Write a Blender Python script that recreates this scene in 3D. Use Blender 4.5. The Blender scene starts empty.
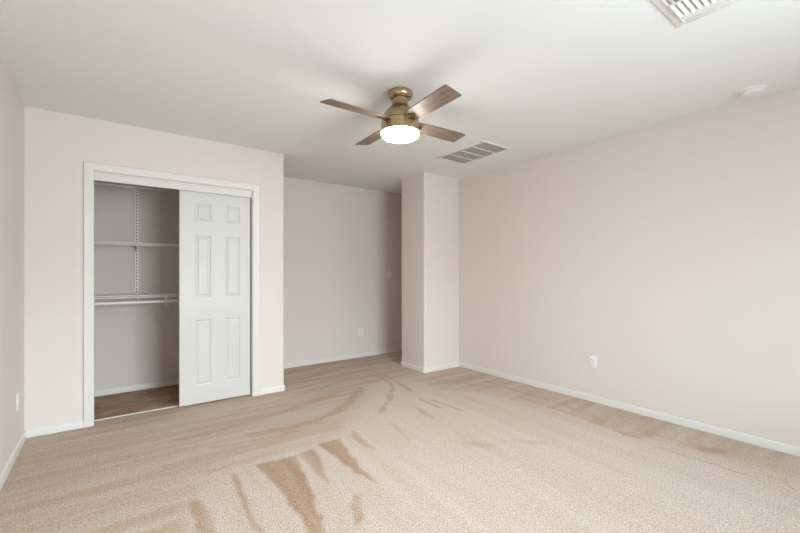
import bpy, bmesh, math, random
import numpy as np
from mathutils import Vector, Matrix

random.seed(4)
S = bpy.context.scene
COL = S.collection

# ------------------------------------------------------------------ camera, sky, exposure
cam_d = bpy.data.cameras.new('camera')
cam = bpy.data.objects.new('camera', cam_d)
COL.objects.link(cam)
cam.location = (0.0, 0.0, 1.2107)
cam.rotation_euler = (math.radians(90), 0, math.radians(-36.7388))
cam_d.sensor_fit = 'HORIZONTAL'
cam_d.sensor_width = 36.0
cam_d.lens = 391.49 / 800 * 36.0
cam_d.shift_y = 6.74 / 800
cam_d.clip_start = 0.02
S.camera = cam

S.view_settings.view_transform = 'Standard'
S.view_settings.look = 'None'
S.view_settings.gamma = 1.0
S.view_settings.use_curve_mapping = False
S.view_settings.exposure = 0.13
S.cycles.max_bounces = 14
S.cycles.diffuse_bounces = 10
S.cycles.use_denoising = True
S.cycles.sample_clamp_indirect = 6.0

SKY_STRENGTH = 23.5
world = bpy.data.worlds.new('daylight')
S.world = world
world.use_nodes = True
nt = world.node_tree
nt.nodes.clear()
w_out = nt.nodes.new('ShaderNodeOutputWorld')
w_bg = nt.nodes.new('ShaderNodeBackground')
w_tc = nt.nodes.new('ShaderNodeTexCoord')
w_sep = nt.nodes.new('ShaderNodeSeparateXYZ')
w_ramp = nt.nodes.new('ShaderNodeValToRGB')
w_map = nt.nodes.new('ShaderNodeMapRange')
w_map.inputs['From Min'].default_value = -1
w_map.inputs['From Max'].default_value = 1
nt.links.new(w_tc.outputs['Generated'], w_sep.inputs[0])
nt.links.new(w_sep.outputs['Z'], w_map.inputs['Value'])
nt.links.new(w_map.outputs[0], w_ramp.inputs[0])
nt.links.new(w_ramp.outputs[0], w_bg.inputs['Color'])
nt.links.new(w_bg.outputs[0], w_out.inputs[0])
els = w_ramp.color_ramp.elements
def tint(v, c):
    return (v * c[0], v * c[1], v * c[2], 1)


# (elevation in degrees, brightness): dim foreground, sunlit ground and houses near the horizon, bright low sky, overhead dimmed to even the floor
SKY_PROFILE = ((-90, 0.40), (-28, 0.45), (-16, 0.62), (5, 0.66), (11, 1.25), (24, 1.15), (38, 0.45), (90, 0.25))
for i, (deg, v) in enumerate(SKY_PROFILE):
    pos = (math.sin(math.radians(deg)) + 1) / 2
    e = els[0] if i == 0 else els[-1] if i == len(SKY_PROFILE) - 1 else els.new(pos)
    e.position = pos
    e.color = tint(v, (0.80, 0.91, 0.985) if deg < 12 else (0.745, 0.91, 1.05))
# made-up side factor, dimmed to -x, boosted to +x to even out the walls: (sideways component of the view, brightness)
w_sx = nt.nodes.new('ShaderNodeMapRange')
w_sx.inputs['From Min'].default_value = -1
w_sx.inputs['From Max'].default_value = 1
w_side = nt.nodes.new('ShaderNodeValToRGB')
w_mul = nt.nodes.new('ShaderNodeMath')
w_mul.operation = 'MULTIPLY'
w_mul.inputs[1].default_value = SKY_STRENGTH
SIDE_PROFILE = ((-0.80, 0.36), (-0.35, 0.92), (0.05, 1.0), (0.22, 1.25), (0.40, 1.35), (1.0, 1.5))
for i, (sx, v) in enumerate(SIDE_PROFILE):
    se = w_side.color_ramp.elements
    e = se[0] if i == 0 else se[-1] if i == len(SIDE_PROFILE) - 1 else se.new((sx + 1) / 2)
    e.position = (sx + 1) / 2
    e.color = (v, v, v, 1)
nt.links.new(w_sep.outputs['X'], w_sx.inputs['Value'])
nt.links.new(w_sx.outputs[0], w_side.inputs[0])
nt.links.new(w_side.outputs[0], w_mul.inputs[0])
nt.links.new(w_mul.outputs[0], w_bg.inputs['Strength'])

# daylight through the window behind the camera: a light portal in the window opening
WX0, WX1, WZ0, WZ1, FRONT = 0.72, 2.52, 0.62, 2.10, -1.00
pl_d = bpy.data.lights.new('window_portal', 'AREA')
pl_d.shape = 'RECTANGLE'
pl_d.size, pl_d.size_y = WX1 - WX0, WZ1 - WZ0
pl_d.cycles.is_portal = True
pl = bpy.data.objects.new('window_portal', pl_d)
pl.location = ((WX0 + WX1) / 2, FRONT - 0.11, (WZ0 + WZ1) / 2)
pl.rotation_euler = (math.radians(90), 0, 0)           # faces +Y, into the room
COL.objects.link(pl)

# ------------------------------------------------------------------ measures of the room
H = 2.44
XL, XR, YC, XE, YB = -0.4915, 3.6708, 3.9591, 1.464, 4.8737
XP, YP1, YP2 = 3.0861, 3.6349, 4.1123
OX0, OX1, OZ = -0.088, 1.140, 2.024                    # closet opening
YCI = YC + 0.115                                       # inner face of the closet's front wall


# ------------------------------------------------------------------ helpers
def obj(name, bm, m=None, parent=None, smooth=30, loc=None):
    me = bpy.data.meshes.new(name)
    bmesh.ops.recalc_face_normals(bm, faces=bm.faces[:])
    bm.to_mesh(me)
    bm.free()
    if m:
        for q in (m if isinstance(m, (list, tuple)) else [m]):
            me.materials.append(q)
    if smooth:
        for p in me.polygons:
            p.use_smooth = True
        me.set_sharp_from_angle(angle=math.radians(smooth))
    o = bpy.data.objects.new(name, me)
    COL.objects.link(o)
    if parent:
        o.parent = parent
    if loc:
        o.location = loc
    return o


def tag(o, label, cat, group=None):
    o['label'] = label
    o['category'] = cat
    if group:
        o['group'] = group
    return o


def struct(name, bm, m, label=None, parent=None, smooth=30):
    o = obj(name, bm, m, parent, smooth)
    if not parent:
        o['kind'] = 'structure'
    if label:
        o['label'] = label
    return o


def thing(name, label, cat, loc=(0, 0, 0), rot=(0, 0, 0), group=None):
    o = bpy.data.objects.new(name, None)
    COL.objects.link(o)
    o.location = loc
    o.rotation_euler = rot
    o.empty_display_size = 0.05
    return tag(o, label, cat, group)


def bx(bm, x0, x1, y0, y1, z0, z1, bev=0.0, seg=2):
    r = bmesh.ops.create_cube(bm, size=1.0, matrix=Matrix.Translation(((x0 + x1) / 2, (y0 + y1) / 2, (z0 + z1) / 2))
                              @ Matrix.Diagonal((x1 - x0, y1 - y0, z1 - z0, 1)))
    if bev:
        es = list({e for v in r['verts'] for e in v.link_edges})
        bmesh.ops.bevel(bm, geom=es, offset=bev, segments=seg, profile=0.5, affect='EDGES')
    return bm


def box(x0, x1, y0, y1, z0, z1, bev=0.0, seg=2):
    return bx(bmesh.new(), x0, x1, y0, y1, z0, z1, bev, seg)


def prism(bm, pts, z0, z1, mat=None):
    """closed outline pts (x, y) extruded along z"""
    a = [bm.verts.new((x, y, z0)) for x, y in pts]
    b = [bm.verts.new((x, y, z1)) for x, y in pts]
    fs = [bm.faces.new(a[::-1]), bm.faces.new(b)]
    n = len(pts)
    for i in range(n):
        fs.append(bm.faces.new((a[i], a[(i + 1) % n], b[(i + 1) % n], b[i])))
    if mat is not None:
        bmesh.ops.transform(bm, matrix=mat, verts=a + b)
    return fs


def rounded(pts, radii, n=8):
    """round chosen corners of a polygon"""
    out = []
    N = len(pts)
    for i, p in enumerate(pts):
        r = radii.get(i, 0)
        p = Vector(p)
        if not r:
            out.append(tuple(p))
            continue
        a = (Vector(pts[i - 1]) - p).normalized()
        b = (Vector(pts[(i + 1) % N]) - p).normalized()
        p0, p1 = p + a * r, p + b * r
        c = p + a * r + b * r
        for k in range(n + 1):
            t = k / n * math.pi / 2
            q = c + (p0 - c) * math.cos(t) + (p1 - c) * math.sin(t)
            out.append(tuple(q))
    return out


def tube(bm, a, b, r, n=10, r2=None):
    a, b = Vector(a), Vector(b)
    d = b - a
    q = d.to_track_quat('Z', 'Y').to_matrix().to_4x4()
    bmesh.ops.create_cone(bm, cap_ends=True, segments=n, radius1=r, radius2=r if r2 is None else r2, depth=d.length,
                          matrix=Matrix.Translation((a + b) / 2) @ q)
    return bm


def lathe(bm, prof, n=64):
    """prof: (radius, z) from top to bottom, radius 0 closes it"""
    rings = []
    for r, z in prof:
        if r < 1e-6:
            rings.append([bm.verts.new((0, 0, z))])
        else:
            rings.append([bm.verts.new((r * math.cos(2 * math.pi * k / n), r * math.sin(2 * math.pi * k / n), z)) for k in range(n)])
    for a, b in zip(rings, rings[1:]):
        for k in range(n):
            j = (k + 1) % n
            if len(a) == 1:
                bm.faces.new((a[0], b[j], b[k]))
            elif len(b) == 1:
                bm.faces.new((a[k], a[j], b[0]))
            else:
                bm.faces.new((a[k], a[j], b[j], b[k]))
    return bm


def smooth_prof(pts, n=6):
    """Catmull-Rom through profile points"""
    P = [pts[0]] + list(pts) + [pts[-1]]
    out = []
    for i in range(1, len(P) - 2):
        for k in range(n):
            t = k / n
            out.append(tuple(0.5 * ((2 * P[i][c]) + (-P[i - 1][c] + P[i + 1][c]) * t + (2 * P[i - 1][c] - 5 * P[i][c] + 4 * P[i + 1][c] - P[i + 2][c]) * t * t
                       + (-P[i - 1][c] + 3 * P[i][c] - 3 * P[i + 1][c] + P[i + 2][c]) * t ** 3) for c in (0, 1)))
    out.append(tuple(pts[-1]))
    return out


# ------------------------------------------------------------------ materials
def mat(name, color, rough=0.5, metal=0.0, bump=None, var=None, spec=0.5, emit=None):
    """bump = (scale, strength, distance); var = (scale, amount)"""
    m = bpy.data.materials.new(name)
    m.use_nodes = True
    n, l = m.node_tree.nodes, m.node_tree.links
    b = n['Principled BSDF']
    b.inputs['Base Color'].default_value = (*color, 1)
    b.inputs['Roughness'].default_value = rough
    b.inputs['Metallic'].default_value = metal
    b.inputs['Specular IOR Level'].default_value = spec
    tc = n.new('ShaderNodeTexCoord')
    if var:
        nz = n.new('ShaderNodeTexNoise')
        nz.inputs['Scale'].default_value = var[0]
        nz.inputs['Detail'].default_value = 4
        mx = n.new('ShaderNodeMix')
        mx.data_type = 'RGBA'
        mx.inputs[6].default_value = (*[c * (1 - var[1]) for c in color], 1)
        mx.inputs[7].default_value = (*[min(1, c * (1 + var[1])) for c in color], 1)
        l.new(tc.outputs['Object'], nz.inputs['Vector'])
        l.new(nz.outputs['Fac'], mx.inputs[0])
        l.new(mx.outputs[2], b.inputs['Base Color'])
    if bump:
        nz = n.new('ShaderNodeTexNoise')
        nz.inputs['Scale'].default_value = bump[0]
        nz.inputs['Detail'].default_value = 3
        bp = n.new('ShaderNodeBump')
        bp.inputs['Strength'].default_value = bump[1]
        bp.inputs['Distance'].default_value = bump[2]
        l.new(tc.outputs['Object'], nz.inputs['Vector'])
        l.new(nz.outputs['Fac'], bp.inputs['Height'])
        l.new(bp.outputs[0], b.inputs['Normal'])
    if emit:
        b.inputs['Emission Color'].default_value = (*emit[0], 1)
        b.inputs['Emission Strength'].default_value = emit[1]
    return m


M_WALL = mat('greige_wall_paint', (0.66, 0.604, 0.556), 0.6, bump=(90, 0.12, 0.004), spec=0.25)
M_CEIL = mat('white_ceiling_paint', (0.775, 0.78, 0.77), 0.8, bump=(70, 0.18, 0.005), spec=0.15)
M_TRIM = mat('white_trim_paint', (0.655, 0.635, 0.60), 0.35, spec=0.4)
M_DOOR = mat('white_door_paint', (0.565, 0.555, 0.532), 0.4, bump=(160, 0.05, 0.002), spec=0.4)
M_PLATE = mat('white_plastic', (0.74, 0.73, 0.71), 0.35)
M_SLOT = mat('dark_slot', (0.03, 0.03, 0.03), 0.6)
M_VENT = mat('white_enamel', (0.73, 0.725, 0.71), 0.4)
M_DUCT = mat('duct_inside', (0.22, 0.20, 0.175), 0.8)
M_FILTER = mat('grey_filter', (0.74, 0.71, 0.67), 0.9, bump=(300, 0.4, 0.003))
M_GRILLE = mat('off_white_enamel', (0.72, 0.70, 0.67), 0.5)
M_WIRE = mat('white_vinyl_wire', (0.86, 0.85, 0.83), 0.35)
M_BRASS = mat('brushed_brass', (0.44, 0.335, 0.20), 0.25, 1.0, var=(40, 0.08))
M_BRASS_DARK = mat('dark_bronze', (0.16, 0.10, 0.06), 0.4, 0.8)
M_FRAME = mat('window_vinyl', (0.8, 0.8, 0.78), 0.4)


def wood_material():
    m = bpy.data.materials.new('brown_walnut_veneer')
    m.use_nodes = True
    n, l = m.node_tree.nodes, m.node_tree.links
    b = n['Principled BSDF']
    tc = n.new('ShaderNodeTexCoord')
    mp = n.new('ShaderNodeMapping')
    mp.inputs['Scale'].default_value = (2.2, 26, 26)
    nz = n.new('ShaderNodeTexNoise')
    nz.inputs['Scale'].default_value = 3.0
    nz.inputs['Detail'].default_value = 6
    nz.inputs['Distortion'].default_value = 0.6
    rp = n.new('ShaderNodeValToRGB')
    rp.color_ramp.elements[0].position = 0.3
    rp.color_ramp.elements[0].color = (0.12, 0.08, 0.058, 1)
    rp.color_ramp.elements[1].position = 0.72
    rp.color_ramp.elements[1].color = (0.27, 0.198, 0.152, 1)
    l.new(tc.outputs['Object'], mp.inputs[0])
    l.new(mp.outputs[0], nz.inputs['Vector'])
    l.new(nz.outputs['Fac'], rp.inputs[0])
    l.new(rp.outputs[0], b.inputs['Base Color'])
    b.inputs['Roughness'].default_value = 0.5
    b.inputs['Specular IOR Level'].default_value = 0.35
    return m


M_WOOD = wood_material()


def carpet_material():
    m = bpy.data.materials.new('beige_cut_pile_carpet')
    m.use_nodes = True
    n, l = m.node_tree.nodes, m.node_tree.links
    b = n['Principled BSDF']
    b.inputs['Roughness'].default_value = 1.0
    b.inputs['Specular IOR Level'].default_value = 0.05
    b.inputs['Sheen Weight'].default_value = 0.15
    b.inputs['Sheen Roughness'].default_value = 0.6
    tc = n.new('ShaderNodeTexCoord')
    at = n.new('ShaderNodeAttribute')
    at.attribute_name = 'nap'

    def noise(scale, detail=3, vec=None):
        z = n.new('ShaderNodeTexNoise')
        z.inputs['Scale'].default_value = scale
        z.inputs['Detail'].default_value = detail
        l.new(vec or tc.outputs['Object'], z.inputs['Vector'])
        return z.outputs['Fac']

    def math_(op, a, c):
        q = n.new('ShaderNodeMath')
        q.operation = op
        for i, v in enumerate((a, c)):
            if isinstance(v, (int, float)):
                q.inputs[i].default_value = v
            else:
                l.new(v, q.inputs[i])
        return q.outputs[0]

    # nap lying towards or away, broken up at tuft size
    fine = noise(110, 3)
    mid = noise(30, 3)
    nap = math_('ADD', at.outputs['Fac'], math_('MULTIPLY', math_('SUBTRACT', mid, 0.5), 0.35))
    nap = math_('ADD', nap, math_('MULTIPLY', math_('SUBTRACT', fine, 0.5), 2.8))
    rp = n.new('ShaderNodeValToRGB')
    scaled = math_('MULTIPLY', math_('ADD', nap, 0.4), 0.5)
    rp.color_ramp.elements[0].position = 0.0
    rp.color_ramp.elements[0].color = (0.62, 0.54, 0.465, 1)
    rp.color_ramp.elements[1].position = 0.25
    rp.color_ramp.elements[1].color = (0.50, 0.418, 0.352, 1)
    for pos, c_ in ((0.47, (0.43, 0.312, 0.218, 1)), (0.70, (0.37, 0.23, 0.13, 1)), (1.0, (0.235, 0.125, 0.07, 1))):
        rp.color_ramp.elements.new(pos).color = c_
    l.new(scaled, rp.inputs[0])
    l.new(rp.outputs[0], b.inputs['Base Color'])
    bp = n.new('ShaderNodeBump')
    bp.inputs['Strength'].default_value = 0.9
    bp.inputs['Distance'].default_value = 0.010
    l.new(fine, bp.inputs['Height'])
    l.new(bp.outputs[0], b.inputs['Normal'])
    return m


M_CARPET = carpet_material()

# ------------------------------------------------------------------ floor: carpet with vacuum strokes in its nap
NAP_POLYS = [(1, [(0.75, 2.525), (1.015, 2.496), (0.939, 2.187), (0.89, 1.967), (0.845, 1.786), (0.809, 1.647), (0.758, 1.685), (0.759, 1.792), (0.766, 1.991), (0.76, 2.253)]), (0.75, [(1.021, 2.51), (1.145, 2.53), (1.102, 2.328), (1.06, 2.184), (1.008, 2.001), (1.01, 2.148), (1.018, 2.34)]), (0.9, [(1.183, 2.581), (1.373, 2.565), (1.296, 2.268), (1.263, 2.063), (1.244, 1.878), (1.209, 2.043), (1.198, 2.307)]), (0.75, [(1.511, 2.645), (1.515, 2.503), (1.469, 2.23), (1.442, 2.328), (1.447, 2.532)]), (0.8, [(0.594, 2.518), (0.626, 2.464), (0.605, 2.277), (0.591, 2.057), (0.583, 1.841), (0.551, 1.857), (0.562, 2.078), (0.572, 2.252)]), (0.75, [(0.34, 2.331), (0.412, 2.301), (0.41, 2.091), (0.407, 1.947), (0.333, 2.002), (0.342, 2.161)]), (0.65, [(1.073, 1.878), (1.108, 1.852), (1.055, 1.732), (0.991, 1.637), (0.945, 1.644), (1.001, 1.772)])]
NAP_LINES = [(0.8, 0.1, [(0.888, 3.016), (1.142, 2.969), (1.361, 2.987), (1.621, 3.083), (1.869, 3.271), (2.132, 3.562)]), (0.7, 0.07, [(2.515, 3.992), (2.545, 3.8), (2.509, 3.565), (2.39, 3.325), (2.152, 3.059), (1.89, 2.821)]), (0.7, 0.06, [(2.624, 3.853), (2.595, 3.552), (2.498, 3.158)]), (0.5, 0.06, [(2.33, 4.249), (2.549, 4.21), (2.647, 3.952)]), (0.7, 0.05, [(2.397, 2.876), (2.391, 2.739), (2.392, 2.604)]), (0.7, 0.05, [(2.489, 2.808), (2.49, 2.63), (2.499, 2.46)]), (0.6, 0.06, [(2.217, 2.702), (2.185, 2.541), (2.186, 2.454)]), (0.4, 0.05, [(2.8, 2.689), (2.764, 2.392)]), (0.55, 0.055, [(3.405, 2.947), (3.368, 2.466), (3.381, 2.034), (3.223, 1.57)]), (0.55, 0.045, [(3.224, 2.373), (3.208, 1.93), (3.168, 1.559), (3.105, 1.272)]), (0.5, 0.03, [(3.4, 1.851), (3.338, 1.711), (3.221, 1.545)]), (0.55, 0.07, [(3.123, 1.371), (3.135, 1.271)]), (0.4, 0.03, [(3.288, 1.319), (3.301, 1.147), (3.3, 0.98)]), (1.0, 0.13, [(3.291, 0.908), (3.336, 0.837)]), (0.4, 0.02, [(3.055, 1.123), (3.077, 0.87), (3.074, 0.637)]), (0.35, 0.03, [(3.138, 0.546), (3.174, 0.505), (3.087, 0.45)]), (0.45, 0.07, [(2.047, 1.956), (2.135, 1.83)]), (0.35, 0.06, [(2.355, 1.768), (2.499, 1.619)]), (0.6, 0.09, [(0.42, 3.233), (0.851, 3.288), (1.293, 3.36), (1.897, 3.564)]), (0.5, 0.06, [(0.855, 3.624), (1.417, 3.683), (1.929, 3.852), (2.284, 3.996)]), (0.5, 0.07, [(0.595, 2.94), (0.891, 2.903), (1.182, 2.867)]), (0.45, 0.05, [(0.996, 3.85), (1.436, 3.867), (2.192, 4.119)]), (0.4, 0.04, [(1.829, 2.558), (1.798, 2.383), (1.758, 2.234)]), (0.5, 0.05, [(0.514, 2.622), (0.599, 2.59)]), (0.5, 0.06, [(3.019, 3.286), (3.173, 2.972), (3.316, 2.679)]), (0.55, 0.05, [(1.79, 4.652), (2.375, 4.743), (3.153, 4.707)]), (0.5, 0.05, [(1.747, 4.236), (2.378, 4.467), (2.866, 4.524)])]
NAP_REGION = [(-0.364, 1.885), (0.143, 1.956), (0.29, 2.043), (0.344, 2.295), (0.494, 2.52), (0.758, 2.551), (1.17, 2.57), (1.447, 2.622), (1.539, 2.774), (1.946, 3.141), (2.234, 3.486), (2.595, 3.709), (2.735, 3.298), (2.727, 3.03), (2.959, 2.771), (3.089, 2.435), (3.162, 1.902), (3.111, 1.38), (3.214, 0.909), (3.248, 0.436), (3.675, 0.493), (3.839, 3.798), (4.247, 5.689), (2.227, 6.042), (-0.157, 4.147), (-0.802, 4.145)]


def carpet():
    x0, x1, y0, y1, d = -0.62, 5.52, FRONT - 0.14, 5.0, 0.0125
    nx, ny = int((x1 - x0) / d) + 1, int((y1 - y0) / d) + 1
    gx, gy = np.meshgrid(x0 + np.arange(nx) * d, y0 + np.arange(ny) * d)
    rng = np.random.default_rng(7)

    def vnoise(fx, fy, seed):
        r = np.random.default_rng(seed).random((64, 64))
        ix, iy = np.floor(fx).astype(int), np.floor(fy).astype(int)
        tx, ty = fx - ix, fy - iy
        tx, ty = tx * tx * (3 - 2 * tx), ty * ty * (3 - 2 * ty)
        g = lambda a, c: r[a % 64, c % 64]
        return (g(ix, iy) * (1 - tx) + g(ix + 1, iy) * tx) * (1 - ty) + (g(ix, iy + 1) * (1 - tx) + g(ix + 1, iy + 1) * tx) * ty

    wx = gx + 0.02 * (vnoise(gx * 14, gy * 14, 1) - 0.5) + 0.010 * (vnoise(gx * 40, gy * 40, 2) - 0.5)
    wy = gy + 0.02 * (vnoise(gx * 14, gy * 14, 3) - 0.5) + 0.010 * (vnoise(gx * 40, gy * 40, 4) - 0.5)

    def seg_dist(ax, ay, bx_, by, px, py):
        vx, vy = bx_ - ax, by - ay
        t = np.clip(((px - ax) * vx + (py - ay) * vy) / (vx * vx + vy * vy + 1e-9), 0, 1)
        return np.hypot(px - ax - t * vx, py - ay - t * vy), t

    def signed(poly, px, py):
        inside = np.zeros(px.shape, bool)
        dist = np.full(px.shape, 9.0)
        for i in range(len(poly)):
            (ax, ay), (cx, cy) = poly[i - 1], poly[i]
            dist = np.minimum(dist, seg_dist(ax, ay, cx, cy, px, py)[0])
            cond = (ay > py) != (cy > py)
            with np.errstate(divide='ignore', invalid='ignore'):
                xi = ax + (py - ay) / (cy - ay + 1e-12) * (cx - ax)
            inside ^= cond & (px < xi)
        return np.where(inside, dist, -dist)

    sm = lambda v, a, c: np.clip((v - a) / (c - a), 0, 1) ** 2 * (3 - 2 * np.clip((v - a) / (c - a), 0, 1))
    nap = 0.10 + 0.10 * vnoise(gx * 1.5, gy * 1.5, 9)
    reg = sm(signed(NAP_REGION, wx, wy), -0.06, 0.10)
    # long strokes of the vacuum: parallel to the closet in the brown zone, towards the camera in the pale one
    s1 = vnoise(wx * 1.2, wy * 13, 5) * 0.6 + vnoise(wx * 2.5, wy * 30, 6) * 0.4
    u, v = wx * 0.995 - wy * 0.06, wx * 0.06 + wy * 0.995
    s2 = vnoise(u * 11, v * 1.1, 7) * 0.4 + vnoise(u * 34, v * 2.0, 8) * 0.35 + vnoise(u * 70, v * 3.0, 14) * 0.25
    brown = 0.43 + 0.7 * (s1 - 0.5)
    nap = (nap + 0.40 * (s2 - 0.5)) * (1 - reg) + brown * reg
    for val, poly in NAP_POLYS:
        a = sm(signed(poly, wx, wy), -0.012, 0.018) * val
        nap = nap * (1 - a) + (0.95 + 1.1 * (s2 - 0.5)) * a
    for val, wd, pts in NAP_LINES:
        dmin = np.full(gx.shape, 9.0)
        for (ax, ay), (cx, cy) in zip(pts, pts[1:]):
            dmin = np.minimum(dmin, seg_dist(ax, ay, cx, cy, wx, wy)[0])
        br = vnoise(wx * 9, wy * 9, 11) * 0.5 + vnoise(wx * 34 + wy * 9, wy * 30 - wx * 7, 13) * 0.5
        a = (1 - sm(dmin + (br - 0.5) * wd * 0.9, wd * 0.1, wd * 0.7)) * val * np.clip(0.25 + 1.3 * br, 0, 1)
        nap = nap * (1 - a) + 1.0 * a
    closet_zone = (gy > YC + 0.1) & (gx < 1.36)  # carpet inside the closet set darker, redder and mottled via the nap value
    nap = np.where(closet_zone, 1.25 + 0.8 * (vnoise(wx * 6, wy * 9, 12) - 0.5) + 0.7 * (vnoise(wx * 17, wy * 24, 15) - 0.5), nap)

    co = np.stack([gx, gy, np.zeros_like(gx)], -1).reshape(-1, 3)
    idx = np.arange(nx * ny).reshape(ny, nx)
    q = np.stack([idx[:-1, :-1], idx[:-1, 1:], idx[1:, 1:], idx[1:, :-1]], -1).reshape(-1, 4)
    me = bpy.data.meshes.new('floor')
    me.vertices.add(len(co))
    me.vertices.foreach_set('co', co.ravel().astype(np.float32))
    me.loops.add(q.size)
    me.loops.foreach_set('vertex_index', q.ravel().astype(np.int32))
    me.polygons.add(len(q))
    me.polygons.foreach_set('loop_start', np.arange(0, q.size, 4, dtype=np.int32))
    me.update(calc_edges=True)
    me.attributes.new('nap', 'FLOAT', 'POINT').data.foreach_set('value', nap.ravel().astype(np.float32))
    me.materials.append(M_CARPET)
    o = bpy.data.objects.new('floor', me)
    COL.objects.link(o)
    o['kind'] = 'structure'
    o['label'] = 'beige carpet floor marked with darker vacuum strokes'


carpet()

# ------------------------------------------------------------------ walls, ceiling
struct('ceiling', box(-0.62, 5.52, FRONT - 0.14, 5.0, H, H + 0.1), M_CEIL, 'white painted ceiling')
struct('wall_left', box(XL - 0.12, XL, FRONT - 0.12, 5.0, 0, H), M_WALL)
struct('wall_right', box(XR, XR + 0.12, FRONT - 0.12, YP1, 0, H), M_WALL)
struct('wall_back', box(XL, 5.52, YB, YB + 0.12, 0, H), M_WALL)
bm = bmesh.new()
prism(bm, rounded([(XP, YP1), (XR + 0.12, YP1), (XR + 0.12, YP2), (XP, YP2)], {0: 0.022, 3: 0.022}), 0, H)
struct('wall_pillar', bm, M_WALL, 'square wall corner jutting out between the hall and the right wall')
bm = bmesh.new()
bx(bm, XR + 0.12, 5.4, YP2 - 0.12, YP2, 0, H)
bx(bm, 5.4, 5.52, YP2 - 0.12, YB, 0, H)
struct('wall_hall', bm, M_WALL)
bm = bmesh.new()
bx(bm, XL, OX0 - 0.015, YC, YCI, 0, H)
bx(bm, OX0 - 0.015, OX1 + 0.015, YC, YCI, OZ + 0.015, H)
prism(bm, rounded([(OX1 + 0.015, YC), (XE, YC), (XE, YB), (XE - 0.115, YB), (XE - 0.115, YCI), (OX1 + 0.015, YCI)], {1: 0.022}), 0, H)
struct('wall_closet', bm, M_WALL, 'beige wall holding the closet opening')
bm = bmesh.new()
bx(bm, XL, WX0, FRONT - 0.12, FRONT, 0, H)
bx(bm, WX1, XR, FRONT - 0.12, FRONT, 0, H)
bx(bm, WX0, WX1, FRONT - 0.12, FRONT, 0, WZ0)
bx(bm, WX0, WX1, FRONT - 0.12, FRONT, WZ1, H)
struct('wall_front', bm, M_WALL)

# window behind the camera
bm = bmesh.new()
f = 0.045
for a in ((WX0, WX0 + f, WZ0, WZ1), (WX1 - f, WX1, WZ0, WZ1), (WX0 + f, WX1 - f, WZ0, WZ0 + f), (WX0 + f, WX1 - f, WZ1 - f, WZ1),
          ((WX0 + WX1) / 2 - 0.025, (WX0 + WX1) / 2 + 0.025, WZ0 + f, WZ1 - f)):
    bx(bm, a[0], a[1], FRONT - 0.10, FRONT - 0.05, a[2], a[3], 0.004, 1)
struct('window_1', bm, M_FRAME, 'white framed sliding window behind the camera')

# ------------------------------------------------------------------ baseboards
BH, BT = 0.058, 0.013


def base_run(bm, pts, closed=False):
    """baseboard along pts (x, y); the room lies to the LEFT of the direction of travel"""
    prof = [(0, 0.0), (BT, 0.0), (BT, BH - 0.012), (BT * 0.75, BH - 0.004), (BT * 0.35, BH), (0, BH)]
    P = [Vector(p) for p in pts]
    rows = []
    for i, p in enumerate(P):
        d0 = (P[i] - P[i - 1]).normalized() if i else None
        d1 = (P[i + 1] - P[i]).normalized() if i < len(P) - 1 else None
        n0 = Vector((-d0.y, d0.x)) if d0 else None
        n1 = Vector((-d1.y, d1.x)) if d1 else None
        if n0 is None:
            nn = n1
        elif n1 is None:
            nn = n0
        else:
            nn = (n0 + n1).normalized()
            nn = nn / max(0.3, nn.dot(n0))
        rows.append([bm.verts.new((p.x + nn.x * t, p.y + nn.y * t, z)) for t, z in prof])
    k = len(prof)
    for a, c in zip(rows, rows[1:]):
        for j in range(k):
            bm.faces.new((a[j], a[(j + 1) % k], c[(j + 1) % k], c[j]))
    bm.faces.new(rows[0])
    bm.faces.new(rows[-1][::-1])
    return bm


def arc(cx, cy, r, a0, a1, n=6):
    return [(cx + r * math.cos(math.radians(a0 + (a1 - a0) * k / n)), cy + r * math.sin(math.radians(a0 + (a1 - a0) * k / n))) for k in range(n + 1)]


R = 0.022
struct('baseboard_left', base_run(bmesh.new(), [(XL, YC - BT), (XL, FRONT)]), M_TRIM)
struct('baseboard_right', base_run(bmesh.new(), [(XR, FRONT), (XR, YP1 - BT)]), M_TRIM)
struct('baseboard_closet_left', base_run(bmesh.new(), [(OX0 - 0.062, YC), (XL, YC)]), M_TRIM)
struct('baseboard_closet_right', base_run(bmesh.new(), [(XE, YB - BT)] + arc(XE - R, YC + R, R, 0, -90) + [(OX1 + 0.070, YC)]), M_TRIM)
struct('baseboard_back', base_run(bmesh.new(), [(5.4, YB), (XE, YB)]), M_TRIM)
struct('baseboard_pillar', base_run(bmesh.new(), [(XR, YP1)] + arc(XP + R, YP1 + R, R, 270, 180) + arc(XP + R, YP2 - R, R, 180, 90) + [(5.4, YP2)]), M_TRIM)
struct('baseboard_closet_back', base_run(bmesh.new(), [(XE - 0.115, YB), (XL, YB)]), M_TRIM)

# ------------------------------------------------------------------ closet opening: casing, jamb, track fascia, floor guide
bm = bmesh.new()
CW, CT = 0.062, 0.016


def casing_bar(pts):
    prism(bm, pts, 0, 1)


# casing legs and head mitred, profile in plan
def casing_leg(x_in, sgn):
    pr = [(0, 0), (0, -0.010), (0.006, -0.013), (0.02, -0.012), (0.045, -CT), (0.058, -CT), (CW, -0.012), (CW, 0)]
    lo = [bm.verts.new((x_in + sgn * a, YC + c, 0.0)) for a, c in pr]
    hi = [bm.verts.new((x_in + sgn * a, YC + c, OZ + 0.003 + a)) for a, c in pr]
    k = len(pr)
    for j in range(k):
        bm.faces.new((lo[j], lo[(j + 1) % k], hi[(j + 1) % k], hi[j]))
    bm.faces.new(lo)
    return hi


h0 = casing_leg(OX0 - 0.003, -1)
h1 = casing_leg(OX1 + 0.006, 1)
for j in range(len(h0)):
    bm.faces.new((h0[j], h0[(j + 1) % len(h0)], h1[(j + 1) % len(h0)], h1[j]))
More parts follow.
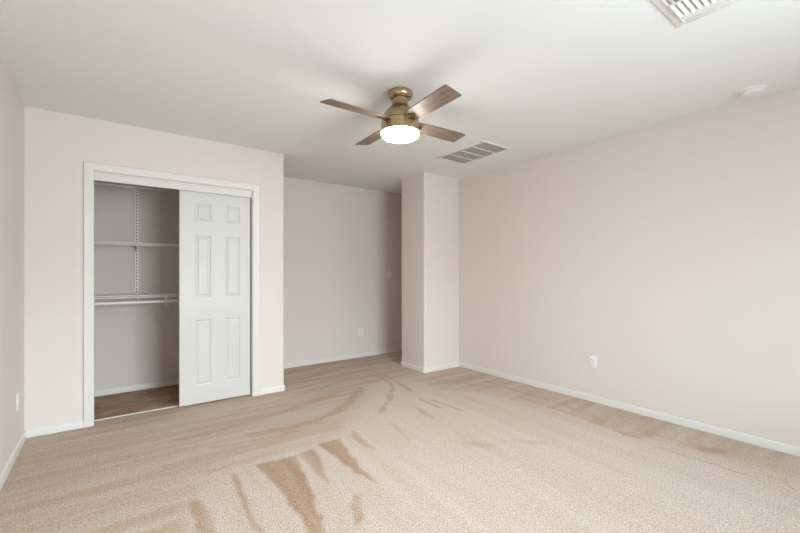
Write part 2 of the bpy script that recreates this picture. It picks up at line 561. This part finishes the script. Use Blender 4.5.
# jamb lining through the wall
bx(bm, OX0 - 0.015, OX0, YC, YCI, 0, OZ)
bx(bm, OX1, OX1 + 0.015, YC, YCI, 0, OZ)
bx(bm, OX0 - 0.015, OX1 + 0.015, YC, YCI, OZ, OZ + 0.015)
struct('trim_1', bm, M_TRIM, 'white casing around the closet opening')

bm = bmesh.new()
bx(bm, OX0, OX1, YC + 0.016, YC + 0.026, 1.956, OZ, 0.002, 1)
bx(bm, OX0, OX1, YC + 0.012, YC + 0.016, 2.008, OZ, 0.0015, 1)
bx(bm, OX0, OX1, YC + 0.011, YC + 0.016, 1.956, 1.966, 0.0015, 1)
bx(bm, OX0, OX1, YC + 0.026, YC + 0.110, OZ - 0.012, OZ)
bx(bm, OX0, OX1, YC + 0.068, YC + 0.072, OZ - 0.05, OZ - 0.012)
struct('trim_2', bm, M_TRIM, 'white track fascia across the top of the closet opening')

bm = bmesh.new()
bx(bm, OX0, OX1, YC + 0.098, YC + 0.118, 0.0, 0.008, 0.002, 1)
struct('trim_3', bm, M_TRIM, 'thin white floor strip across the closet threshold')


# sliding six-panel door, pushed to the right half of the opening
def panel_door(name, x0, x1, y0, thick, z0, z1):
    cols = [(x0 + 0.119, x0 + 0.262), (x0 + 0.379, x0 + 0.522)]
    rows_ = [(0.175, 0.785), (0.985, 1.565), (1.688, 1.860)]
    bm = bmesh.new()
    xs = sorted({x0, x1, *[v for c in cols for v in c]})
    zs = sorted({z0, z1, *[v for r in rows_ for v in r]})
    grid = {(i, j): bm.verts.new((x, y0, z)) for i, x in enumerate(xs) for j, z in enumerate(zs)}
    for i in range(len(xs) - 1):
        for j in range(len(zs) - 1):
            isP = any(abs(xs[i] - c[0]) < 1e-6 for c in cols) and any(abs(zs[j] - r[0]) < 1e-6 for r in rows_)
            vs = [grid[i, j], grid[i + 1, j], grid[i + 1, j + 1], grid[i, j + 1]]
            if not isP:
                bm.faces.new(vs)
                continue
            prev = vs
            a, c, e0, e1 = xs[i], xs[i + 1], zs[j], zs[j + 1]
            for ins, dep in ((0.006, 0.0015), (0.014, 0.0065), (0.022, 0.0065), (0.036, 0.002), (0.038, 0.002)):
                ring = [bm.verts.new(p) for p in ((a + ins, y0 + dep, e0 + ins), (c - ins, y0 + dep, e0 + ins), (c - ins, y0 + dep, e1 - ins), (a + ins, y0 + dep, e1 - ins))]
                for k in range(4):
                    bm.faces.new((prev[k], prev[(k + 1) % 4], ring[(k + 1) % 4], ring[k]))
                prev = ring
            bm.faces.new(prev)
    # edges and back
    nx, nz = len(xs), len(zs)
    bb = [bm.verts.new(p) for p in ((x0, y0 + thick, z0), (x1, y0 + thick, z0), (x1, y0 + thick, z1), (x0, y0 + thick, z1))]
    bm.faces.new(bb[::-1])
    bm.faces.new([grid[i, 0] for i in range(nx)][::-1] + [bb[0], bb[1]])
    bm.faces.new([grid[i, nz - 1] for i in range(nx)] + [bb[2], bb[3]])
    bm.faces.new([grid[0, j] for j in range(nz)] + [bb[3], bb[0]])
    bm.faces.new([grid[nx - 1, j] for j in range(nz)][::-1] + [bb[1], bb[2]])
    return bm


DY = YC + 0.038
d1 = struct('door_1', panel_door('door_1', 0.519, 1.131, DY, 0.035, 0.012, 1.985), M_DOOR,
            'white six-panel sliding door covering the right half of the closet', smooth=15)
bm = bmesh.new()
bx(bm, 0.5155, 0.519, DY - 0.002, DY + 0.036, 0.012, 1.985, 0.001, 1)
obj('edge_strip', bm, M_TRIM, d1)

# ------------------------------------------------------------------ closet fittings
CX0, CX1 = XL, XE - 0.115
bm = bmesh.new()
bx(bm, XL + 0.002, 0.492, YB - 0.016, YB, 2.086, 2.104, 0.002, 1)
bx(bm, XL + 0.002, 0.492, YB - 0.024, YB - 0.016, 2.098, 2.104, 0.001, 1)
tag(obj('hang_rail', bm, M_WIRE), 'narrow white metal rail fixed high along the closet back wall', 'closet rail')

st = thing('shelf_standard', 'slotted upright metal strip hanging down the closet back wall', 'shelf standard', (0.238, YB, 0.0))
# slotted strip: two side flanges and a ladder face
bm = bmesh.new()
SW = 0.016
ZS0, ZS1 = 0.90, 2.086
bx(bm, -SW, -SW + 0.0085, -0.018, 0, ZS0, ZS1)
bx(bm, SW - 0.0085, SW, -0.018, 0, ZS0, ZS1)
z = ZS0
while z < ZS1 - 0.02:
    bx(bm, -SW + 0.0085, SW - 0.0085, -0.018, -0.014, z, z + 0.015)
    z += 0.032
obj('slotted_strip', bm, M_WIRE, st)
obj('slot_backing', box(-SW + 0.0085, SW - 0.0085, -0.003, 0, ZS0, ZS1 - 0.02), M_DUCT, st)
bm = bmesh.new()
bx(bm, -0.014, 0.014, -0.030, -0.018, 2.045, 2.112, 0.003, 2)
obj('hook_clip', bm, M_PLATE, st)


def wire_shelf(label, zt, depth, lip):
    t = thing('wire_shelf', label, 'wire shelf', (0, 0, zt), group='wire shelves in the closet')
    a, c = CX0 + 0.003, CX1 - 0.003
    y1, y0 = YB - 0.014, YB - 0.014 - depth
    bm = bmesh.new()
    x = a + 0.012
    while x < c:
        tube(bm, (x, y1, 0), (x, y0, 0), 0.0016, 6)
        tube(bm, (x, y0, 0), (x, y0 - 0.001, -lip), 0.0016, 6)
        x += 0.0127
    obj('deck_wires', bm, M_WIRE, t)
    bm = bmesh.new()
    tube(bm, (a, y0 + 0.001, -0.0035), (c, y0 + 0.001, -0.0035), 0.0042, 8)
    tube(bm, (a, y0, -lip), (c, y0, -lip), 0.0042, 8)
    obj('front_rail', bm, M_WIRE, t)
    bm = bmesh.new()
    tube(bm, (a, y1, -0.004), (c, y1, -0.004), 0.0038, 8)
    tube(bm, (a, (y0 + y1) / 2, -0.0045), (c, (y0 + y1) / 2, -0.0045), 0.003, 8)
    obj('back_rail', bm, M_WIRE, t)
    # bracket hooked into the standard: a tapering blade below the deck
    bm = bmesh.new()
    pts = [(YB - 0.018, -0.010), (y0 + 0.01, -0.010), (y0 + 0.01, -0.017), (YB - 0.12, -0.034), (YB - 0.018, -0.085)]
    prism(bm, pts, 0.238 - 0.004, 0.238 + 0.004, Matrix(((0, 0, 1, 0), (1, 0, 0, 0), (0, 1, 0, 0), (0, 0, 0, 1))))
    obj('bracket', bm, M_WIRE, t)
    return t, y0


wire_shelf('upper white wire shelf in the closet, with no rod beneath', 1.508, 0.30, 0.024)
low, ly0 = wire_shelf('lower white wire shelf in the closet, just above the hanging rod', 0.998, 0.30, 0.022)

rod = thing('hanging_rod', 'white closet rod hung below the lower wire shelf', 'closet rod', (0, ly0 - 0.0235, 0.930))
bm = bmesh.new()
tube(bm, (CX0 + 0.002, 0, 0), (CX1 - 0.002, 0, 0), 0.0125, 16)
obj('rod_tube', bm, M_WIRE, rod)
for xh in (0.468,):
    bm = bmesh.new()
    # hook: strap from the shelf lip, cradle under the rod
    bx(bm, xh - 0.014, xh + 0.014, 0.0125, 0.0165, 0.003, 0.062, 0.001, 1)
    pr = []
    for k in range(13):
        t = math.radians(20 - 220 * k / 12)
        pr.append((math.cos(t), math.sin(t)))
    out = [(0.0165 * a, 0.0165 * c) for a, c in pr] + [(0.013 * a, 0.013 * c) for a, c in pr[::-1]]
    prism(bm, out, xh - 0.014, xh + 0.014, Matrix(((0, 0, 1, 0), (1, 0, 0, 0), (0, 1, 0, 0), (0, 0, 0, 1))))
    bx(bm, xh - 0.012, xh + 0.012, -0.005, 0.005, -0.042, -0.0155, 0.002, 1)
    obj('rod_hook', bm, M_PLATE, rod)

# ------------------------------------------------------------------ wall plates
def plate(name, label, cat, loc, rotz, kind):
    """front faces local -Y, wall surface at local y = 0"""
    t = thing(name, label, cat, loc, (0, 0, rotz))
    bm = bmesh.new()
    bx(bm, -0.036, 0.036, -0.006, 0, -0.0585, 0.0585, 0.003, 3)
    obj('cover_plate', bm, M_PLATE, t)
    if kind == 'outlet':
        for s in (-1, 1):
            bm = bmesh.new()
            outl = []
            for k in range(32):
                a = 2 * math.pi * k / 32
                outl.append((max(-0.0135, min(0.0135, 0.0172 * math.cos(a))), 0.0172 * math.sin(a) * 0.82 + s * 0.0195))
            prism(bm, outl, 0.005, 0.0085, Matrix(((1, 0, 0, 0), (0, 0, -1, 0), (0, 1, 0, 0), (0, 0, 0, 1))))
            r = obj('receptacle', bm, M_PLATE, t)
            bm = bmesh.new()
            for sx, hh in ((-0.0062, 0.0042), (0.0062, 0.0035)):
                bx(bm, sx - 0.0011, sx + 0.0011, -0.0089, -0.0080, s * 0.0195 + 0.003 - hh, s * 0.0195 + 0.003 + hh)
            tube(bm, (0, -0.0089, s * 0.0195 - 0.0075), (0, -0.0080, s * 0.0195 - 0.0075), 0.0024, 10)
            obj('slots', bm, M_SLOT, r)
        bm = bmesh.new()
        tube(bm, (0, -0.0075, 0), (0, -0.005, 0), 0.003, 12)
        obj('screw', bm, M_VENT, t)
    else:
        bm = bmesh.new()
        bx(bm, -0.0175, 0.0175, -0.0075, -0.005, -0.034, 0.034, 0.001, 1)
        obj('bezel', bm, M_PLATE, t)
        bm = bmesh.new()
        pts = [(-0.0065, -0.031), (-0.0065, 0.031), (-0.0125, 0.031), (-0.0085, 0.0), (-0.009, -0.031)]
        prism(bm, pts, -0.0155, 0.0155, Matrix(((0, 0, 1, 0), (1, 0, 0, 0), (0, 1, 0, 0), (0, 0, 0, 1))))
        obj('rocker', bm, M_PLATE, t)
    return t


plate('wall_outlet', 'white outlet low on the long blank right wall', 'outlet', (XR, 1.872, 0.373), math.radians(-90), 'outlet')
plate('wall_outlet', 'white outlet low on the hall back wall', 'outlet', (2.932, YB, 0.362), 0, 'outlet')
plate('wall_outlet', 'white outlet low on the left wall beside the closet corner, seen edge on', 'outlet', (XL, 3.677, 0.342), math.radians(90), 'outlet')
plate('light_switch', 'white light switch in the shaded end of the hall back wall', 'light switch', (3.431, YB, 1.188), 0, 'switch')

# ------------------------------------------------------------------ ceiling fittings
# return air grille
GX0, GX1, GY0, GY1 = 2.782, 3.192, 2.430, 3.104
g = thing('return_air_grille', 'long slatted return air grille on the ceiling near the wall corner', 'air grille', ((GX0 + GX1) / 2, (GY0 + GY1) / 2, H))
hx, hy = (GX1 - GX0) / 2, (GY1 - GY0) / 2
bm = bmesh.new()
fw = 0.032
for a in ((-hx, hx, -hy, -hy + fw), (-hx, hx, hy - fw, hy), (-hx, -hx + fw, -hy + fw, hy - fw), (hx - fw, hx, -hy + fw, hy - fw)):
    bx(bm, a[0], a[1], a[2], a[3], -0.010, 0, 0.003, 2)
obj('frame', bm, M_GRILLE, g)
obj('backing', box(-hx + fw, hx - fw, -hy + fw, hy - fw, -0.002, 0), M_FILTER, g)
bm = bmesh.new()
n = 24
for k in range(n):
    xc = -hx + fw + (k + 0.5) * (2 * hx - 2 * fw) / n
    pts = [(xc - 0.0052, -0.0095), (xc - 0.0040, -0.0095), (xc + 0.0050, -0.0025), (xc + 0.0038, -0.0025)]
    prism(bm, pts, -hy + fw, hy - fw, Matrix(((1, 0, 0, 0), (0, 0, 1, 0), (0, 1, 0, 0), (0, 0, 0, 1))))
obj('slats', bm, M_GRILLE, g)
for k in (1, 2, 3):
    yc = -hy + fw + k * (2 * hy - 2 * fw) / 4
    obj('crossbar', box(-hx + fw, hx - fw, yc - 0.005, yc + 0.005, -0.0105, -0.002, 0.001, 1), M_GRILLE, g)

# supply register, its curved fins facing the room
RX0, RX1, RY0, RY1 = 1.83, 2.276, 0.40, 0.736
r_ = thing('supply_register', 'white ceiling supply register with curved fins cut by the top edge', 'air vent', ((RX0 + RX1) / 2, (RY0 + RY1) / 2, H))
hx, hy = (RX1 - RX0) / 2, (RY1 - RY0) / 2
bm = bmesh.new()
fw = 0.042
for a in ((-hx, hx, -hy, -hy + fw), (-hx, hx, hy - fw, hy), (-hx, -hx + fw, -hy + fw, hy - fw), (hx - fw, hx, -hy + fw, hy - fw)):
    bx(bm, a[0], a[1], a[2], a[3], -0.006, 0, 0.002, 2)
for a in ((-hx, hx, -hy + fw - 0.012, -hy + fw), (-hx, hx, hy - fw, hy - fw + 0.012)):
    bx(bm, -hx + fw - 0.012, hx - fw + 0.012, a[2], a[3], -0.012, -0.006, 0.002, 2)
for a in ((-hx + fw - 0.012, -hx + fw), (hx - fw, hx - fw + 0.012)):
    bx(bm, a[0], a[1], -hy + fw, hy - fw, -0.012, -0.006, 0.002, 2)
obj('flange', bm, M_VENT, r_)
obj('side_panel', box(-hx + fw, -hx + 0.098, -hy + fw, hy - fw, -0.008, -0.0015, 0.002, 1), M_VENT, r_)
obj('side_panel', box(hx - 0.098, hx - fw, -hy + fw, hy - fw, -0.008, -0.0015, 0.002, 1), M_VENT, r_)
obj('duct_throat', box(-hx + 0.098, hx - 0.098, -hy + fw, hy - fw, -0.0015, 0), M_DUCT, r_)
bm = bmesh.new()
ny = 10
BARX = -0.007
for k in range(ny):
    yc = -hy + fw + (k + 0.5) * (2 * hy - 2 * fw) / ny
    for xa, xb, sg in ((-hx + 0.098, BARX - 0.004, -1), (BARX + 0.004, hx - 0.098, 1)):
        up = [(yc + sg * (-0.0125 + 0.025 * t), -0.002 - 0.017 * math.sin(t * math.pi / 2)) for t in (0, .2, .4, .6, .8, 1)]
        dn = [(a + sg * 0.0012, c + 0.0012) for a, c in up[::-1]]
        prism(bm, up + dn, xa, xb, Matrix(((0, 0, 1, 0), (1, 0, 0, 0), (0, 1, 0, 0), (0, 0, 0, 1))))
obj('fins', bm, M_VENT, r_)
obj('crossbar', box(BARX - 0.004, BARX + 0.004, -hy + fw, hy - fw, -0.018, -0.0015, 0.001, 1), M_VENT, r_)
for sx, sy in ((1, 1), (-1, 1), (1, -1), (-1, -1)):
    bm = bmesh.new()
    tube(bm, (sx * (hx - 0.045), sy * (hy - 0.014), -0.008), (sx * (hx - 0.045), sy * (hy - 0.014), -0.005), 0.004, 12)
    obj('screw', bm, M_FILTER, r_)

# smoke detector
sd = thing('smoke_detector', 'round white smoke detector on the ceiling near the right wall', 'smoke detector', (3.462, 0.690, H))
bm = bmesh.new()
lathe(bm, [(0, 0), (0.073, 0), (0.073, -0.010), (0.069, -0.012)] + [(0, -0.012)], 48)
obj('base_ring', bm, M_PLATE, sd)
bm = bmesh.new()
lathe(bm, [(0, -0.012), (0.066, -0.012), (0.066, -0.018), (0.062, -0.018), (0.062, -0.021), (0.066, -0.021), (0.064, -0.026), (0.055, -0.031), (0.035, -0.034), (0, -0.035)], 48)
obj('cover', bm, M_PLATE, sd)
bm = bmesh.new()
lathe(bm, [(0, -0.0345), (0.010, -0.0345), (0.010, -0.0370), (0, -0.0375)], 20)
bmesh.ops.translate(bm, verts=bm.verts[:], vec=(-0.02, 0.012, 0.001))
obj('test_button', bm, M_VENT, sd)

# ------------------------------------------------------------------ ceiling fan
FX, FY = 1.590, 2.128
fan = thing('ceiling_fan', 'antique brass ceiling fan with four brown wood blades and a lit glass bowl', 'ceiling fan', (FX, FY, 0))
bm = bmesh.new()
lathe(bm, [(0, H), (0.080, H), (0.0835, 2.436), (0.0845, 2.424), (0.0835, 2.412), (0.079, 2.401), (0.071, 2.393), (0.060, 2.389), (0.0, 2.389)], 64)
obj('canopy', bm, M_BRASS, fan)
bm = bmesh.new()
lathe(bm, smooth_prof([(0.0555, 2.390), (0.055, 2.372), (0.0555, 2.356), (0.0615, 2.340), (0.077, 2.324), (0.096, 2.305), (0.112, 2.284), (0.122, 2.262), (0.127, 2.24)], 5) + [(0, 2.24)], 64)
obj('motor_housing', bm, M_BRASS, fan)
bm = bmesh.new()
lathe(bm, [(0, 2.2395), (0.124, 2.2395), (0.124, 2.2365), (0, 2.2365)], 64)
obj('seam_ring', bm, M_BRASS_DARK, fan)
bm = bmesh.new()
lathe(bm, [(0.07, 2.3245), (0.0785, 2.3245), (0.0795, 2.3225), (0.07, 2.3225)], 64)
obj('seam_ring', bm, M_BRASS_DARK, fan)
bm = bmesh.new()
lathe(bm, [(0, 2.236), (0.1275, 2.236), (0.1305, 2.205), (0.131, 2.164), (0.129, 2.162), (0, 2.162)], 64)
obj('light_collar', bm, M_BRASS, fan)

M_GLASS = mat('lit_opal_glass', (0.95, 0.93, 0.9), 0.15, emit=((1.0, 0.98, 0.95), 85.0))
bm = bmesh.new()
lathe(bm, [(0, 2.162), (0.1265, 2.162)] + smooth_prof([(0.128, 2.158), (0.1265, 2.147), (0.120, 2.136), (0.106, 2.128), (0.085, 2.1235), (0.04, 2.1205), (0.0, 2.120)], 5), 64)
obj('glass_bowl', bm, M_GLASS, fan)

# blades
blade_out = []
L0, L1 = 0.105, 0.562
for x, w in ((L0, 0.040), (0.135, 0.050), (0.18, 0.056), (0.26, 0.0595), (0.36, 0.0625), (0.46, 0.0645), (L1 - 0.012, 0.066)):
    blade_out.append((x, -w))
tip = [(L1 - 0.004, -0.065), (L1 - 0.012, 0.066 - 0.006)]
outline = blade_out + [(L1, -0.060), (L1 - 0.010, 0.062)] + [(x, w) for x, w in ((L1 - 0.018, 0.066), (0.46, 0.0645), (0.36, 0.0625), (0.26, 0.0595), (0.18, 0.056), (0.135, 0.050), (L0, 0.040))]
bm = bmesh.new()
prism(bm, outline, -0.003, 0.003)
bmesh.ops.bevel(bm, geom=[e for e in bm.edges if abs(e.verts[0].co.z - e.verts[1].co.z) < 1e-6], offset=0.0012, segments=1, affect='EDGES')
blade = obj('blade', bm, M_WOOD, fan, smooth=40)
bm = bmesh.new()
prism(bm, [(0.085, -0.020), (0.135, -0.024), (0.175, -0.012), (0.185, 0.0), (0.175, 0.012), (0.135, 0.024), (0.085, 0.020)], -0.0085, -0.0032)
for sx, sy in ((0.145, -0.010), (0.145, 0.010), (0.168, 0.0)):
    tube(bm, (sx, sy, -0.011), (sx, sy, -0.008), 0.004, 10)
iron = obj('blade_iron', bm, M_BRASS_DARK, blade)
PITCH = math.radians(-11)
for k in range(4):
    if k == 0:
        b, ir = blade, iron
    else:
        b = blade.copy()
        ir = iron.copy()
        COL.objects.link(b)
        COL.objects.link(ir)
        b.parent = fan
        ir.parent = b
    b.location = (0, 0, 2.236)
    b.rotation_euler = (PITCH, 0, math.radians((-1.2, 86.5, 180.0, 266.0)[k]))
